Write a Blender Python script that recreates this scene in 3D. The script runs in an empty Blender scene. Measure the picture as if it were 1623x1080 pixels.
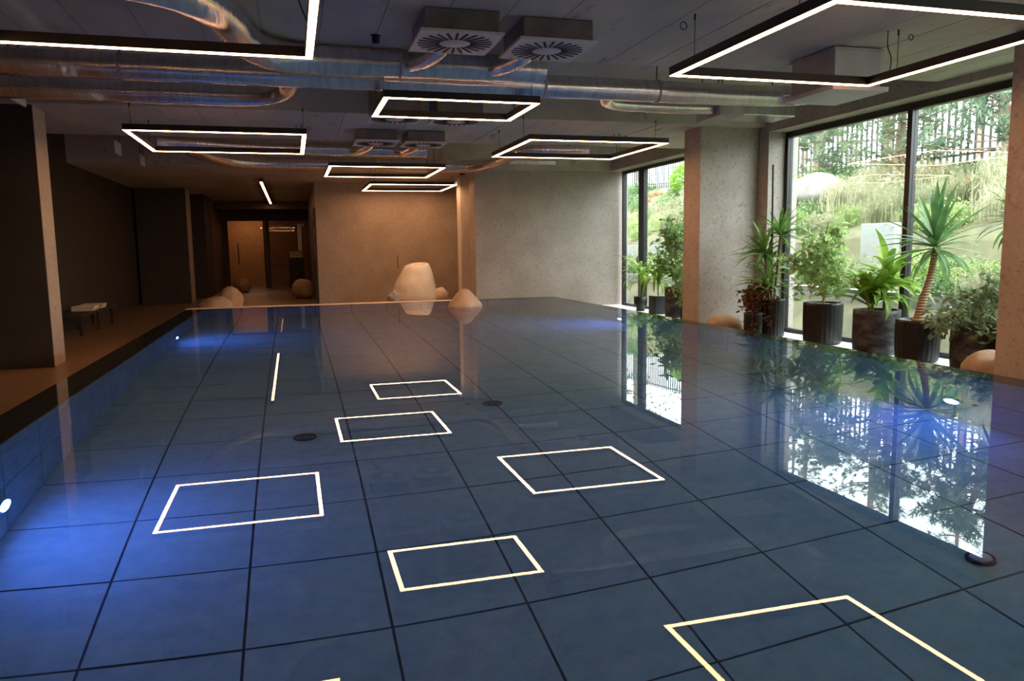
import bpy, math, random
from mathutils import Vector, Matrix, Euler, noise

random.seed(7)
S = 1.25                      # metres per scene unit (the camera is one unit above the water)
scene = bpy.context.scene
COL = scene.collection

# ------------------------------------------------------------------ camera
cam_data = bpy.data.cameras.new('camera')
cam_data.sensor_width = 36.0
cam_data.lens = 36.0 * 1208.87 / 1623.0
cam_data.clip_start = 0.05
cam_data.clip_end = 300
cam = bpy.data.objects.new('camera', cam_data)
COL.objects.link(cam)
r_ = Vector((0.96111, -0.27581, -0.01405)); d_ = Vector((-0.04699, -0.11318, -0.99246)); f_ = Vector((0.27214, 0.95452, -0.12174))
m = Matrix((r_, -d_, -f_)).transposed().to_4x4()
m.translation = Vector((0, 0, 1.0 * S))
cam.matrix_world = m
scene.camera = cam

# ------------------------------------------------------------------ world: overcast daylight
world = bpy.data.worlds.new('overcast_sky')
scene.world = world
world.use_nodes = True
bg = world.node_tree.nodes['Background']
bg.inputs['Color'].default_value = (0.90, 0.96, 1.0, 1)
bg.inputs['Strength'].default_value = 13.5

scene.view_settings.view_transform = 'Standard'
scene.view_settings.look = 'None'
scene.view_settings.gamma = 1.0
scene.view_settings.use_curve_mapping = False
scene.view_settings.exposure = 0.0
cy = scene.cycles
cy.max_bounces = 10
cy.diffuse_bounces = 4
cy.glossy_bounces = 5
cy.transmission_bounces = 8
cy.transparent_max_bounces = 12
cy.sample_clamp_indirect = 4.0
cy.use_denoising = True

LAMP_WARM = (1.0, 0.465, 0.205)
LAMP_STRENGTH = 44.0
POOL_BLUE = (0.09, 0.20, 1.0)
POOL_STRENGTH = 520.0

# ------------------------------------------------------------------ materials
MATS = {}


def new_mat(name):
    mt = bpy.data.materials.new(name)
    mt.use_nodes = True
    MATS[name] = mt
    nt = mt.node_tree
    return mt, nt, nt.nodes, nt.links, nt.nodes['Principled BSDF']


def texco(nt, scale=(1, 1, 1), obj=True):
    tc = nt.nodes.new('ShaderNodeTexCoord')
    mp = nt.nodes.new('ShaderNodeMapping')
    mp.inputs['Scale'].default_value = scale
    if obj:
        nt.links.new(tc.outputs['Object'], mp.inputs['Vector'])
    else:
        geo = nt.nodes.new('ShaderNodeNewGeometry')
        nt.links.new(geo.outputs['Position'], mp.inputs['Vector'])
    return mp.outputs['Vector']


def noise_tex(nt, vec, scale, detail=3, rough=0.55):
    n = nt.nodes.new('ShaderNodeTexNoise')
    n.inputs['Scale'].default_value = scale
    n.inputs['Detail'].default_value = detail
    n.inputs['Roughness'].default_value = rough
    nt.links.new(vec, n.inputs['Vector'])
    return n.outputs['Fac']


def ramp(nt, fac, stops):
    r = nt.nodes.new('ShaderNodeValToRGB')
    el = r.color_ramp.elements
    while len(el) < len(stops):
        el.new(0.5)
    for e, (p, c) in zip(el, stops):
        e.position = p
        e.color = (c[0], c[1], c[2], 1)
    nt.links.new(fac, r.inputs['Fac'])
    return r.outputs['Color']


def mixc(nt, fac, a, b, mode='MIX'):
    mx = nt.nodes.new('ShaderNodeMix')
    mx.data_type = 'RGBA'
    mx.blend_type = mode
    if isinstance(fac, (int, float)):
        mx.inputs[0].default_value = fac
    else:
        nt.links.new(fac, mx.inputs[0])
    for sock, v in ((mx.inputs[6], a), (mx.inputs[7], b)):
        if isinstance(v, tuple):
            sock.default_value = (v[0], v[1], v[2], 1)
        else:
            nt.links.new(v, sock)
    return mx.outputs[2]


def bump(nt, h, strength, dist=0.01):
    b = nt.nodes.new('ShaderNodeBump')
    b.inputs['Strength'].default_value = strength
    b.inputs['Distance'].default_value = dist
    nt.links.new(h, b.inputs['Height'])
    return b.outputs['Normal']


def plain(name, color, rough=0.5, metal=0.0, spec=0.5, var=0.12, scale=6.0, bmp=0.0, world_co=False):
    mt, nt, N, L, P = new_mat(name)
    v = texco(nt, obj=not world_co)
    f = noise_tex(nt, v, scale, 4)
    lo = tuple(c * (1 - var) for c in color)
    hi = tuple(min(1, c * (1 + var)) for c in color)
    L.new(ramp(nt, f, [(0.3, lo), (0.7, hi)]), P.inputs['Base Color'])
    P.inputs['Roughness'].default_value = rough
    P.inputs['Metallic'].default_value = metal
    P.inputs['Specular IOR Level'].default_value = spec
    if bmp:
        L.new(bump(nt, noise_tex(nt, v, scale * 4, 4), bmp), P.inputs['Normal'])
    return mt


def stone_plaster():
    mt, nt, N, L, P = new_mat('stone_plaster')
    v = texco(nt, obj=False)
    big = noise_tex(nt, v, 1.6, 4)
    base = ramp(nt, big, [(0.3, (0.35, 0.31, 0.27)), (0.7, (0.44, 0.395, 0.35))])
    sp = noise_tex(nt, v, 16.0, 2, 0.6)
    c = mixc(nt, ramp(nt, sp, [(0.56, (0, 0, 0)), (0.70, (1, 1, 1))]), base, (0.285, 0.24, 0.20))
    sp2 = noise_tex(nt, texco(nt, (1.3, 1.3, 1.3), False), 13.0, 3, 0.65)
    c = mixc(nt, ramp(nt, sp2, [(0.58, (0, 0, 0)), (0.74, (1, 1, 1))]), c, (0.50, 0.46, 0.415))
    L.new(c, P.inputs['Base Color'])
    P.inputs['Roughness'].default_value = 0.62
    P.inputs['Specular IOR Level'].default_value = 0.35
    L.new(bump(nt, sp, 0.12, 0.006), P.inputs['Normal'])
    return mt


def concrete(name, lo, hi, stain):
    mt, nt, N, L, P = new_mat(name)
    v = texco(nt, (1.0, 0.45, 1.0), False)
    a = noise_tex(nt, v, 1.1, 6, 0.6)
    c = ramp(nt, a, [(0.28, lo), (0.72, hi)])
    st = noise_tex(nt, texco(nt, (1.2, 0.5, 1.0), False), 2.6, 6, 0.7)
    c = mixc(nt, ramp(nt, st, [(0.60, (0, 0, 0)), (0.72, (1, 1, 1))]), c, stain)
    L.new(c, P.inputs['Base Color'])
    P.inputs['Roughness'].default_value = 0.75
    P.inputs['Specular IOR Level'].default_value = 0.3
    L.new(bump(nt, noise_tex(nt, v, 9.0, 5), 0.25, 0.01), P.inputs['Normal'])
    return mt


def foil():
    mt, nt, N, L, P = new_mat('silver_foil')
    v = texco(nt, (9.0, 1.6, 1.6))
    a = noise_tex(nt, v, 2.4, 5, 0.65)
    L.new(ramp(nt, a, [(0.3, (0.62, 0.62, 0.64)), (0.7, (0.88, 0.88, 0.90))]), P.inputs['Base Color'])
    P.inputs['Metallic'].default_value = 0.92
    P.inputs['Roughness'].default_value = 0.20
    L.new(bump(nt, a, 0.28, 0.03), P.inputs['Normal'])
    return mt


def emit(name, color, strength):
    mt, nt, N, L, P = new_mat(name)
    P.inputs['Base Color'].default_value = (0.8, 0.8, 0.8, 1)
    P.inputs['Emission Color'].default_value = (*color, 1)
    P.inputs['Emission Strength'].default_value = strength
    return mt


def glass_pane(name, tint, refl_rough=0.0):
    mt, nt, N, L, P = new_mat(name)
    N.remove(P)
    out = N['Material Output']
    tr = N.new('ShaderNodeBsdfTransparent'); tr.inputs['Color'].default_value = (*tint, 1)
    gl = N.new('ShaderNodeBsdfGlossy'); gl.inputs['Roughness'].default_value = refl_rough
    fr = N.new('ShaderNodeFresnel')
    ge = N.new('ShaderNodeNewGeometry')
    mr = N.new('ShaderNodeMapRange')          # same reflectance on both faces of the thin pane
    mr.inputs['To Min'].default_value = 1.5; mr.inputs['To Max'].default_value = 1 / 1.5
    L.new(ge.outputs['Backfacing'], mr.inputs['Value']); L.new(mr.outputs[0], fr.inputs['IOR'])
    mx = N.new('ShaderNodeMixShader')
    L.new(fr.outputs[0], mx.inputs[0]); L.new(tr.outputs[0], mx.inputs[1]); L.new(gl.outputs[0], mx.inputs[2])
    L.new(mx.outputs[0], out.inputs['Surface'])
    return mt


def water():
    mt, nt, N, L, P = new_mat('pool_water')
    N.remove(P)
    rf = N.new('ShaderNodeBsdfRefraction')
    rf.inputs['Color'].default_value = (0.78, 0.95, 1.0, 1)
    rf.inputs['Roughness'].default_value = 0.0
    rf.inputs['IOR'].default_value = 1.333
    gl = N.new('ShaderNodeBsdfGlossy'); gl.inputs['Roughness'].default_value = 0.0
    fr = N.new('ShaderNodeFresnel'); fr.inputs['IOR'].default_value = 1.333
    mx = N.new('ShaderNodeMixShader')
    L.new(fr.outputs[0], mx.inputs[0]); L.new(rf.outputs[0], mx.inputs[1]); L.new(gl.outputs[0], mx.inputs[2])
    L.new(mx.outputs[0], N['Material Output'].inputs['Surface'])
    return mt


def pool_tile():
    mt, nt, N, L, P = new_mat('pool_tile')
    v = texco(nt, obj=False)
    a = noise_tex(nt, v, 1.4, 6, 0.65)
    b = noise_tex(nt, v, 8.0, 4, 0.6)
    c = ramp(nt, a, [(0.25, (0.25, 0.41, 0.42)), (0.75, (0.36, 0.54, 0.54))])
    c = mixc(nt, 0.25, c, ramp(nt, b, [(0.35, (0.20, 0.26, 0.30)), (0.65, (0.46, 0.54, 0.56))]))
    L.new(c, P.inputs['Base Color'])
    P.inputs['Roughness'].default_value = 0.7
    P.inputs['Specular IOR Level'].default_value = 0.1
    return mt


def leafy(name, lo, hi, rough=0.45, trans=0.35, scale=3.0):
    mt, nt, N, L, P = new_mat(name)
    oi = N.new('ShaderNodeObjectInfo')
    v = texco(nt)
    f = noise_tex(nt, v, scale, 2)
    ad = N.new('ShaderNodeMath'); ad.operation = 'MULTIPLY_ADD'
    ad.inputs[1].default_value = 0.5
    L.new(oi.outputs['Random'], ad.inputs[0]); L.new(f, ad.inputs[2])
    c = ramp(nt, ad.outputs[0], [(0.4, lo), (0.95, hi)])
    L.new(c, P.inputs['Base Color'])
    P.inputs['Roughness'].default_value = rough
    P.inputs['Specular IOR Level'].default_value = 0.4
    tl = N.new('ShaderNodeBsdfTranslucent')
    L.new(c, tl.inputs['Color'])
    mx = N.new('ShaderNodeMixShader'); mx.inputs[0].default_value = trans
    L.new(P.outputs[0], mx.inputs[1]); L.new(tl.outputs[0], mx.inputs[2])
    L.new(mx.outputs[0], N['Material Output'].inputs['Surface'])
    return mt


def rock_mat(name, lo, hi, scale=2.5):
    mt, nt, N, L, P = new_mat(name)
    v = texco(nt)
    a = noise_tex(nt, v, scale, 6, 0.6)
    L.new(ramp(nt, a, [(0.3, lo), (0.7, hi)]), P.inputs['Base Color'])
    P.inputs['Roughness'].default_value = 0.7
    L.new(bump(nt, noise_tex(nt, v, scale * 7, 6, 0.6), 0.3, 0.02), P.inputs['Normal'])
    return mt


stone_plaster()
concrete('ceiling_concrete', (0.42, 0.395, 0.36), (0.62, 0.59, 0.54), (0.24, 0.22, 0.20))
concrete('garden_concrete', (0.34, 0.35, 0.34), (0.44, 0.45, 0.44), (0.28, 0.29, 0.28))
foil()
water()
pool_tile()
emit('lamp_warm', LAMP_WARM, LAMP_STRENGTH)
emit('lamp_corridor', LAMP_WARM, 14.0)
emit('pool_lamp_blue', POOL_BLUE, POOL_STRENGTH)
emit('sauna_glow', (1.0, 0.55, 0.22), 1.2)
glass_pane('window_glass', (0.93, 0.96, 0.95))
glass_pane('door_glass', (0.55, 0.52, 0.5))
plain('deck_tile', (0.20, 0.135, 0.085), 0.35, var=0.12, scale=3.0, world_co=True)
plain('deck_joint', (0.16, 0.13, 0.10), 0.7)
plain('sill_white', (0.80, 0.79, 0.77), 0.4, var=0.04)
plain('ledge_dark', (0.022, 0.018, 0.016), 0.35, var=0.3)
plain('coping_pale', (0.62, 0.56, 0.50), 0.4, var=0.08)
plain('grout', (0.035, 0.05, 0.075), 0.8)
plain('black_metal', (0.012, 0.012, 0.013), 0.42, var=0.2)
plain('brown_black_metal', (0.016, 0.012, 0.010), 0.45, var=0.2)
plain('plate_white', (0.62, 0.60, 0.62), 0.5, var=0.04)
plain('slot_black', (0.008, 0.008, 0.009), 0.7)
plain('box_dark', (0.17, 0.16, 0.155), 0.4, metal=0.4, var=0.2, scale=5)
plain('box_grey', (0.42, 0.41, 0.40), 0.45, metal=0.5, var=0.1, scale=4)
plain('pier_pale', (0.62, 0.60, 0.57), 0.6, var=0.05, world_co=True)
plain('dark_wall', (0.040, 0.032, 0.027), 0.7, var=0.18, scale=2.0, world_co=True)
plain('corridor_wall', (0.13, 0.09, 0.065), 0.6, var=0.1, world_co=True)
plain('sauna_wood', (0.50, 0.30, 0.16), 0.6, var=0.15, world_co=True)
plain('wood_dark', (0.03, 0.02, 0.013), 0.5)
plain('towel_cream', (0.72, 0.66, 0.52), 0.9, bmp=0.4, scale=20)
plain('pot_black', (0.018, 0.019, 0.021), 0.38, var=0.2, scale=10)
plain('soil', (0.05, 0.035, 0.022), 0.95, bmp=0.8, scale=30)
plain('gravel_pale', (0.52, 0.47, 0.38), 0.95, var=0.3, bmp=0.8, scale=40)
plain('stem_green', (0.16, 0.20, 0.07), 0.6)
plain('stem_brown', (0.20, 0.13, 0.07), 0.8, bmp=0.5, scale=20)
plain('dry_brown', (0.11, 0.055, 0.03), 0.8, var=0.4, scale=10)
plain('bark_pine', (0.24, 0.16, 0.11), 0.9, var=0.35, scale=5, bmp=0.6)
plain('fence_dark', (0.05, 0.053, 0.058), 0.5)
plain('garden_soil', (0.15, 0.14, 0.075), 0.95, var=0.35, scale=1.5, bmp=0.6, world_co=True)
plain('steel_pale', (0.55, 0.55, 0.55), 0.35, metal=0.8)
plain('forest_dark', (0.10, 0.13, 0.08), 0.9)
leafy('yucca_leaf', (0.05, 0.14, 0.05), (0.19, 0.36, 0.12), 0.36, 0.35)
leafy('palm_leaf', (0.05, 0.14, 0.03), (0.22, 0.40, 0.08), 0.4, 0.3)
leafy('corn_leaf', (0.10, 0.26, 0.03), (0.36, 0.55, 0.07), 0.35, 0.35)
leafy('ficus_leaf', (0.14, 0.26, 0.07), (0.46, 0.60, 0.24), 0.35, 0.6, 12)
leafy('shade_leaf', (0.10, 0.18, 0.07), (0.34, 0.43, 0.24), 0.35, 0.4, 12)
leafy('dry_leaf', (0.09, 0.04, 0.025), (0.25, 0.11, 0.05), 0.8, 0.2, 12)
leafy('garden_pale', (0.25, 0.26, 0.14), (0.46, 0.44, 0.29), 0.6, 0.4, 2)
leafy('garden_green', (0.16, 0.25, 0.07), (0.36, 0.44, 0.17), 0.5, 0.4, 2)
leafy('garden_deep', (0.07, 0.14, 0.05), (0.20, 0.29, 0.12), 0.5, 0.35, 2)
leafy('garden_rust', (0.26, 0.13, 0.05), (0.40, 0.27, 0.13), 0.6, 0.4, 2)
leafy('topiary_green', (0.09, 0.24, 0.02), (0.24, 0.42, 0.05), 0.5, 0.4, 4)
leafy('pine_needle', (0.10, 0.16, 0.10), (0.27, 0.33, 0.20), 0.5, 0.25, 1.0)
rock_mat('rock_tan', (0.36, 0.25, 0.16), (0.56, 0.42, 0.29))
rock_mat('rock_cream', (0.60, 0.52, 0.41), (0.78, 0.70, 0.58))
rock_mat('rock_pale', (0.24, 0.235, 0.22), (0.44, 0.43, 0.40), 2.2)


def pot_marbled():
    mt, nt, N, L, P = new_mat('pot_marbled')
    v = texco(nt, (1, 1, 2.2))
    a = noise_tex(nt, v, 3.0, 8, 0.7)
    L.new(ramp(nt, a, [(0.45, (0.02, 0.021, 0.024)), (0.7, (0.16, 0.165, 0.18))]), P.inputs['Base Color'])
    P.inputs['Roughness'].default_value = 0.45
    return mt


def trunk_mat():
    mt, nt, N, L, P = new_mat('yucca_trunk')
    v = texco(nt, (1, 1, 1))
    w = N.new('ShaderNodeTexWave'); w.wave_type = 'BANDS'; w.bands_direction = 'Z'
    w.inputs['Scale'].default_value = 8.0; w.inputs['Distortion'].default_value = 3.0
    L.new(v, w.inputs['Vector'])
    L.new(ramp(nt, w.outputs['Fac'], [(0.2, (0.20, 0.13, 0.07)), (0.7, (0.52, 0.38, 0.23))]), P.inputs['Base Color'])
    P.inputs['Roughness'].default_value = 0.85
    L.new(bump(nt, w.outputs['Fac'], 0.6, 0.02), P.inputs['Normal'])


pot_marbled()
trunk_mat()

# ------------------------------------------------------------------ building helpers (all in scene units)
ORIGIN = {}


def setp(o, label=None, cat=None, group=None, kind=None):
    if label: o['label'] = label
    if cat: o['category'] = cat
    if group: o['group'] = group
    if kind: o['kind'] = kind
    return o


def thing(name, loc, label=None, cat=None, group=None, kind=None):
    o = bpy.data.objects.new(name, None)
    COL.objects.link(o)
    o.location = Vector(loc) * S
    o.empty_display_size = 0.1
    ORIGIN[o] = Vector(loc)
    return setp(o, label, cat, group, kind)


class MB:
    def __init__(self):
        self.v = []; self.f = []; self.sm = []

    def add(self, vs, fs, smooth=False):
        n = len(self.v)
        self.v += [Vector(p) for p in vs]
        self.f += [tuple(i + n for i in q) for q in fs]
        self.sm += [smooth] * len(fs)
        return self

    def box(self, x0, x1, y0, y1, z0, z1):
        vs = [(x, y, z) for z in (z0, z1) for y in (y0, y1) for x in (x0, x1)]
        return self.add(vs, [(0, 2, 3, 1), (4, 5, 7, 6), (0, 1, 5, 4), (2, 6, 7, 3), (0, 4, 6, 2), (1, 3, 7, 5)])

    def tube(self, path, rad, seg=12, caps=True, wob=0.0):
        P = [Vector(p) for p in path]
        n = len(P)
        R = rad if isinstance(rad, (list, tuple)) else [rad] * n
        t0 = (P[1] - P[0]).normalized()
        a = t0.orthogonal().normalized()
        vs = []
        for i in range(n):
            t = (P[min(i + 1, n - 1)] - P[max(i - 1, 0)]).normalized()
            a = (a - t * a.dot(t)).normalized()
            b = t.cross(a)
            for k in range(seg):
                w = 2 * math.pi * k / seg
                rr = R[i] * (1 + wob * random.uniform(-1, 1))
                vs.append(P[i] + (a * math.cos(w) + b * math.sin(w)) * rr)
        fs = []
        for i in range(n - 1):
            for k in range(seg):
                k2 = (k + 1) % seg
                fs.append((i * seg + k, i * seg + k2, (i + 1) * seg + k2, (i + 1) * seg + k))
        self.add(vs, fs, True)
        if caps:
            self.add(vs[:seg], [tuple(reversed(range(seg)))])
            self.add(vs[-seg:], [tuple(range(seg))])
        return self

    def lathe(self, prof, c=(0, 0, 0), seg=32, fn=None, smooth=True):
        vs = []
        for i, (r, z) in enumerate(prof):
            for k in range(seg):
                w = 2 * math.pi * k / seg
                rr = r * (fn(w, z, i) if fn else 1)
                vs.append((c[0] + rr * math.cos(w), c[1] + rr * math.sin(w), c[2] + z))
        fs = []
        for i in range(len(prof) - 1):
            for k in range(seg):
                k2 = (k + 1) % seg
                fs.append((i * seg + k, i * seg + k2, (i + 1) * seg + k2, (i + 1) * seg + k))
        return self.add(vs, fs, smooth)

    def blob(self, c, rad, seed=0, seg=24, rings=14, amp=0.18, freq=1.6, flat=0.0):
        vs = []; fs = []
        off = Vector((seed * 7.3, seed * 3.1, seed * 5.7))
        for i in range(rings + 1):
            th = math.pi * i / rings
            for k in range(seg):
                w = 2 * math.pi * k / seg
                d = Vector((math.sin(th) * math.cos(w), math.sin(th) * math.sin(w), math.cos(th)))
                s = 1 + amp * noise.noise(d * freq + off) + amp * 0.35 * noise.noise(d * freq * 3 + off)
                z = d.z * rad[2] * s
                if z < -rad[2] * (1 - flat): z = -rad[2] * (1 - flat)
                vs.append((c[0] + d.x * rad[0] * s, c[1] + d.y * rad[1] * s, c[2] + z))
        for i in range(rings):
            for k in range(seg):
                k2 = (k + 1) % seg
                fs.append((i * seg + k, (i + 1) * seg + k, (i + 1) * seg + k2, i * seg + k2))
        return self.add(vs, fs, True)

    def data(self, name, org=(0, 0, 0), scale=S):
        o = Vector(org)
        me = bpy.data.meshes.new(name)
        me.from_pydata([(p - o) * scale for p in self.v], [], self.f)
        me.polygons.foreach_set('use_smooth', self.sm)
        me.update()
        return me

    def build(self, name, mat, parent=None, org=None, label=None, cat=None, group=None, kind=None, bevel=0.0):
        if parent is not None:
            org_ = ORIGIN[parent]
        elif org is not None:
            org_ = Vector(org)
        else:
            xs = [p.x for p in self.v]; ys = [p.y for p in self.v]; zs = [p.z for p in self.v]
            org_ = Vector(((min(xs) + max(xs)) / 2, (min(ys) + max(ys)) / 2, min(zs)))
        me = self.data(name, org_)
        me.materials.append(MATS[mat])
        o = bpy.data.objects.new(name, me)
        COL.objects.link(o)
        if parent is not None:
            o.parent = parent
        else:
            o.location = org_ * S
        ORIGIN[o] = org_
        if bevel:
            bv = o.modifiers.new('bevel', 'BEVEL'); bv.width = bevel * S; bv.segments = 2; bv.limit_method = 'ANGLE'
        return setp(o, label, cat, group, kind)


def inst(name, me, parent, loc, rot=(0, 0, 0), scale=(1, 1, 1)):
    """a part sharing mesh data; loc in units, absolute"""
    o = bpy.data.objects.new(name, me)
    COL.objects.link(o)
    o.parent = parent
    o.location = (Vector(loc) - ORIGIN[parent]) * S
    o.rotation_euler = rot
    o.scale = scale
    return o


def struct(name, mb, mat, label=None, parent=None, bevel=0.0, cat=None, kind='structure'):
    return mb.build(name, mat, parent, None, label, cat, None, kind if parent is None else None, bevel)


def copy_tree(o, loc):
    c = o.copy(); COL.objects.link(c); c.location = Vector(loc) * S
    for ch in o.children:
        d = ch.copy(); COL.objects.link(d); d.parent = c
        for g in ch.children:
            e = g.copy(); COL.objects.link(e); e.parent = d
    return c


def curve_pts(keys, n=8):
    """Catmull-Rom through keys"""
    K = [Vector(k) for k in keys]
    K = [K[0] * 2 - K[1]] + K + [K[-1] * 2 - K[-2]]
    out = []
    for i in range(1, len(K) - 2):
        for j in range(n):
            t = j / n
            p0, p1, p2, p3 = K[i - 1], K[i], K[i + 1], K[i + 2]
            out.append(0.5 * ((2 * p1) + (p2 - p0) * t + (2 * p0 - 5 * p1 + 4 * p2 - p3) * t * t + (3 * p1 - p0 - 3 * p2 + p3) * t ** 3))
    out.append(K[-2])
    return out


# ------------------------------------------------------------------ the shell of the hall
ZF = -0.39          # deck level around the raised pool
ZC = 2.75           # underside of the concrete slab
ZT = 3.20           # top of the duct troughs
PX0, PX1, PY0, PY1, PD = -1.543, 4.79, 0.74, 14.04, -1.5      # inside of the basin
WX0, WX1, WY0, WY1 = -1.80, 5.02, 0.50, 14.25                 # water edge

fl = MB()
fl.box(-4.2, 7.5, -2.6, 0.3, ZF - 0.15, ZF)
fl.box(-4.2, WX0 - 0.02, 0.3, 31.5, ZF - 0.15, ZF)
fl.box(WX1 + 0.02, 7.5, 0.3, 17.2, ZF - 0.15, ZF)
fl.box(WX0 - 0.02, WX1 + 0.02, WY1 + 0.30, 31.5, ZF - 0.15, ZF)
fl.box(WX1 + 0.02, 7.5, 17.2, 20.4, ZF - 0.15, ZF)
struct('floor', fl, 'deck_tile', 'beige stone deck floor around the raised pool')

MB().box(6.62, 7.42, 4.3, 16.4, ZF, ZF + 0.03).build('trim_1', 'sill_white', kind='structure', label='white stone sill strip under the windows')

# ceiling: concrete boards with open joints, and two troughs for the ducts
ceil = MB()
for y0, y1, z in ((-2.6, 7.1, ZC), (10.3, 12.9, ZC), (16.2, 31.5, 2.66)):
    ceil.box(-4.2, 7.5, y0, y1, z + 0.012, ZT + 0.2)
for y0, y1 in ((7.1, 10.3), (12.9, 16.2)):
    ceil.box(-4.2, 7.5, y0, y1, ZT, ZT + 0.2)
ceiling = struct('ceiling', ceil, 'ceiling_concrete', 'grey board-marked concrete ceiling with duct troughs')
bw = 0.45
for y0, y1, nl in ((-2.6, 7.1, 3), (10.3, 12.9, 1)):
    ln = (y1 - y0) / nl
    bme = MB().box(-bw / 2 + 0.004, bw / 2 - 0.004, -ln / 2 + 0.004, ln / 2 - 0.004, 0, 0.016).data('ceiling_board')
    bme.materials.append(MATS['ceiling_concrete'])
    for i in range(26):
        for j in range(nl):
            inst('board', bme, ceiling, (-4.2 + bw * (i + 0.5), y0 + ln * (j + 0.5), ZC + random.uniform(-0.004, 0.003)))

# right side: window wall, perimeter beam, columns
wr = MB()
wr.box(6.98, 7.5, 10.23, 11.0, ZF, 2.66)
wr.box(6.98, 7.5, 3.6, 4.4, ZF, 2.66)
wr.box(6.98, 7.5, -2.6, -1.0, ZF, 2.66)
wr.box(6.98, 7.5, -2.6, 16.4, 2.66, ZT)
struct('wall_right', wr, 'stone_plaster', 'speckled stone window wall on the right with its lintel beam', bevel=0.006)
struct('column', MB().box(5.97, 6.98, 10.47, 10.97, ZF, 2.76), 'stone_plaster', 'square stone column between the two windows', bevel=0.006)
struct('column', MB().box(5.97, 6.98, 4.78, 5.28, ZF, 2.76), 'stone_plaster', 'nearest stone column at the right edge of the picture', bevel=0.006)
cl = struct('column', MB().box(-3.88, -2.87, 10.50, 10.97, ZF, 2.76), 'stone_plaster', 'stone column on the left beside the pool', bevel=0.006)
MB().box(-3.88, -2.872, 10.47, 10.50, ZF, 2.76).build('front_shade', 'dark_wall', cl)  # thin dark sheet paints shade onto the column's front face
struct('column', MB().box(-3.88, -2.87, 4.78, 5.28, ZF, 2.76), 'stone_plaster', 'stone column left of the picture', bevel=0.006)
cl = struct('column', MB().box(-3.88, -2.65, 22.19, 23.1, ZF, 2.70), 'stone_plaster', 'stone pillar left of the far corridor opening', bevel=0.006)
MB().box(-3.88, -2.652, 22.16, 22.19, ZF, 2.70).build('front_shade', 'dark_wall', cl)  # the pillar's shaded front, put in as a dark sheet too

# far end
struct('wall_far_right', MB().box(3.87, 7.5, 16.4, 16.9, ZF, ZT), 'stone_plaster', 'far stone wall beside the second window', bevel=0.006)
struct('wall_far', MB().box(0.62, 4.6, 20.0, 20.5, ZF, 2.7), 'stone_plaster', 'warm lit far stone wall behind the fountain boulder', bevel=0.004)
struct('trim_2', MB().box(3.88, 4.13, 17.9, 18.3, ZF, 2.66), 'pier_pale', 'pale grey pilaster at the end of the far wall', bevel=0.006)
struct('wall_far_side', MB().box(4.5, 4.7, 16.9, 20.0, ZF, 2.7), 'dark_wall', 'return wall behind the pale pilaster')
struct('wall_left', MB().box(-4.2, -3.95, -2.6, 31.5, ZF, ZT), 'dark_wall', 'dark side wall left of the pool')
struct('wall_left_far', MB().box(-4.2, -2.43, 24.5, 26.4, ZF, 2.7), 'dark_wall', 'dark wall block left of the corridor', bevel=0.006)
struct('wall_near', MB().box(-4.2, 7.5, -2.8, -2.6, ZF, ZT), 'stone_plaster', 'wall behind the camera')
wc = MB()
wc.box(0.62, 0.85, 20.5, 31.5, ZF, 2.7)
struct('wall_corridor_right', wc, 'corridor_wall', 'side wall of the far corridor')
wb = MB()
wb.box(-2.9, -2.28, 30.2, 30.5, ZF, 2.7)
wb.box(-2.28, 0.85, 30.2, 30.5, 2.16, 2.7)
wb.box(-0.92, -0.78, 30.2, 30.5, ZF, 2.16)
struct('wall_corridor_end', wb, 'corridor_wall', 'end wall of the far corridor with a glass door')
wl = MB()
wl.box(-2.9, -2.43, 26.4, 30.2, ZF, 2.7)
struct('wall_corridor_left', wl, 'corridor_wall', 'left wall of the far corridor')
struct('wall_sauna', MB().box(-3.0, 1.2, 34.0, 34.2, ZF, 2.7), 'sauna_wood', 'back wall of the room behind the glass door')
struct('floor_sauna', MB().box(-3.2, 1.4, 31.5, 34.2, ZF - 0.1, ZF), 'deck_tile', 'floor of the room behind the glass door')
struct('ceiling_sauna', MB().box(-3.2, 1.4, 31.5, 34.2, 2.5, 2.6), 'sauna_wood', 'ceiling of the room behind the glass door')
struct('wall_sauna_left', MB().box(-3.2, -3.0, 30.5, 34.2, ZF, 2.6), 'sauna_wood', 'left wall of the room behind the glass door')
struct('wall_sauna_right', MB().box(1.2, 1.4, 30.5, 34.2, ZF, 2.6), 'sauna_wood', 'right wall of the room behind the glass door')
struct('trim_3', MB().box(-2.4, 0.62, 27.9, 28.2, 2.42, 2.66), 'corridor_wall', 'dropped beam at the end of the corridor lamp')


# ------------------------------------------------------------------ windows
def window(name, y0, y1, mull, z0, z1, label, thick=0.085):
    xw = 7.30
    w = thing(name, (xw, (y0 + y1) / 2, z0), label, None, None, 'structure')
    f = MB()
    f.box(xw - 0.03, xw + 0.06, y0, y1, z0, z0 + 0.06)
    f.build('sill_rail', 'black_metal', w)
    MB().box(xw - 0.03, xw + 0.06, y0, y1, z1 - thick, z1).build('head_rail', 'black_metal', w)
    edges = [y0]
    MB().box(xw - 0.03, xw + 0.06, y0, y0 + 0.07, z0 + 0.06, z1 - thick).build('jamb', 'black_metal', w)
    MB().box(xw - 0.03, xw + 0.06, y1 - 0.07, y1, z0 + 0.06, z1 - thick).build('jamb', 'black_metal', w)
    cuts = [y0 + 0.07]
    for (a, b) in mull:
        MB().box(xw - 0.03, xw + 0.06, a, b, z0 + 0.06, z1 - thick).build('mullion', 'black_metal', w)
        cuts += [a, b]
    cuts.append(y1 - 0.07)
    for a, b in zip(cuts[::2], cuts[1::2]):
        MB().box(xw + 0.008, xw + 0.020, a, b, z0 + 0.06, z1 - thick).build('pane', 'window_glass', w)
    return w


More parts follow.
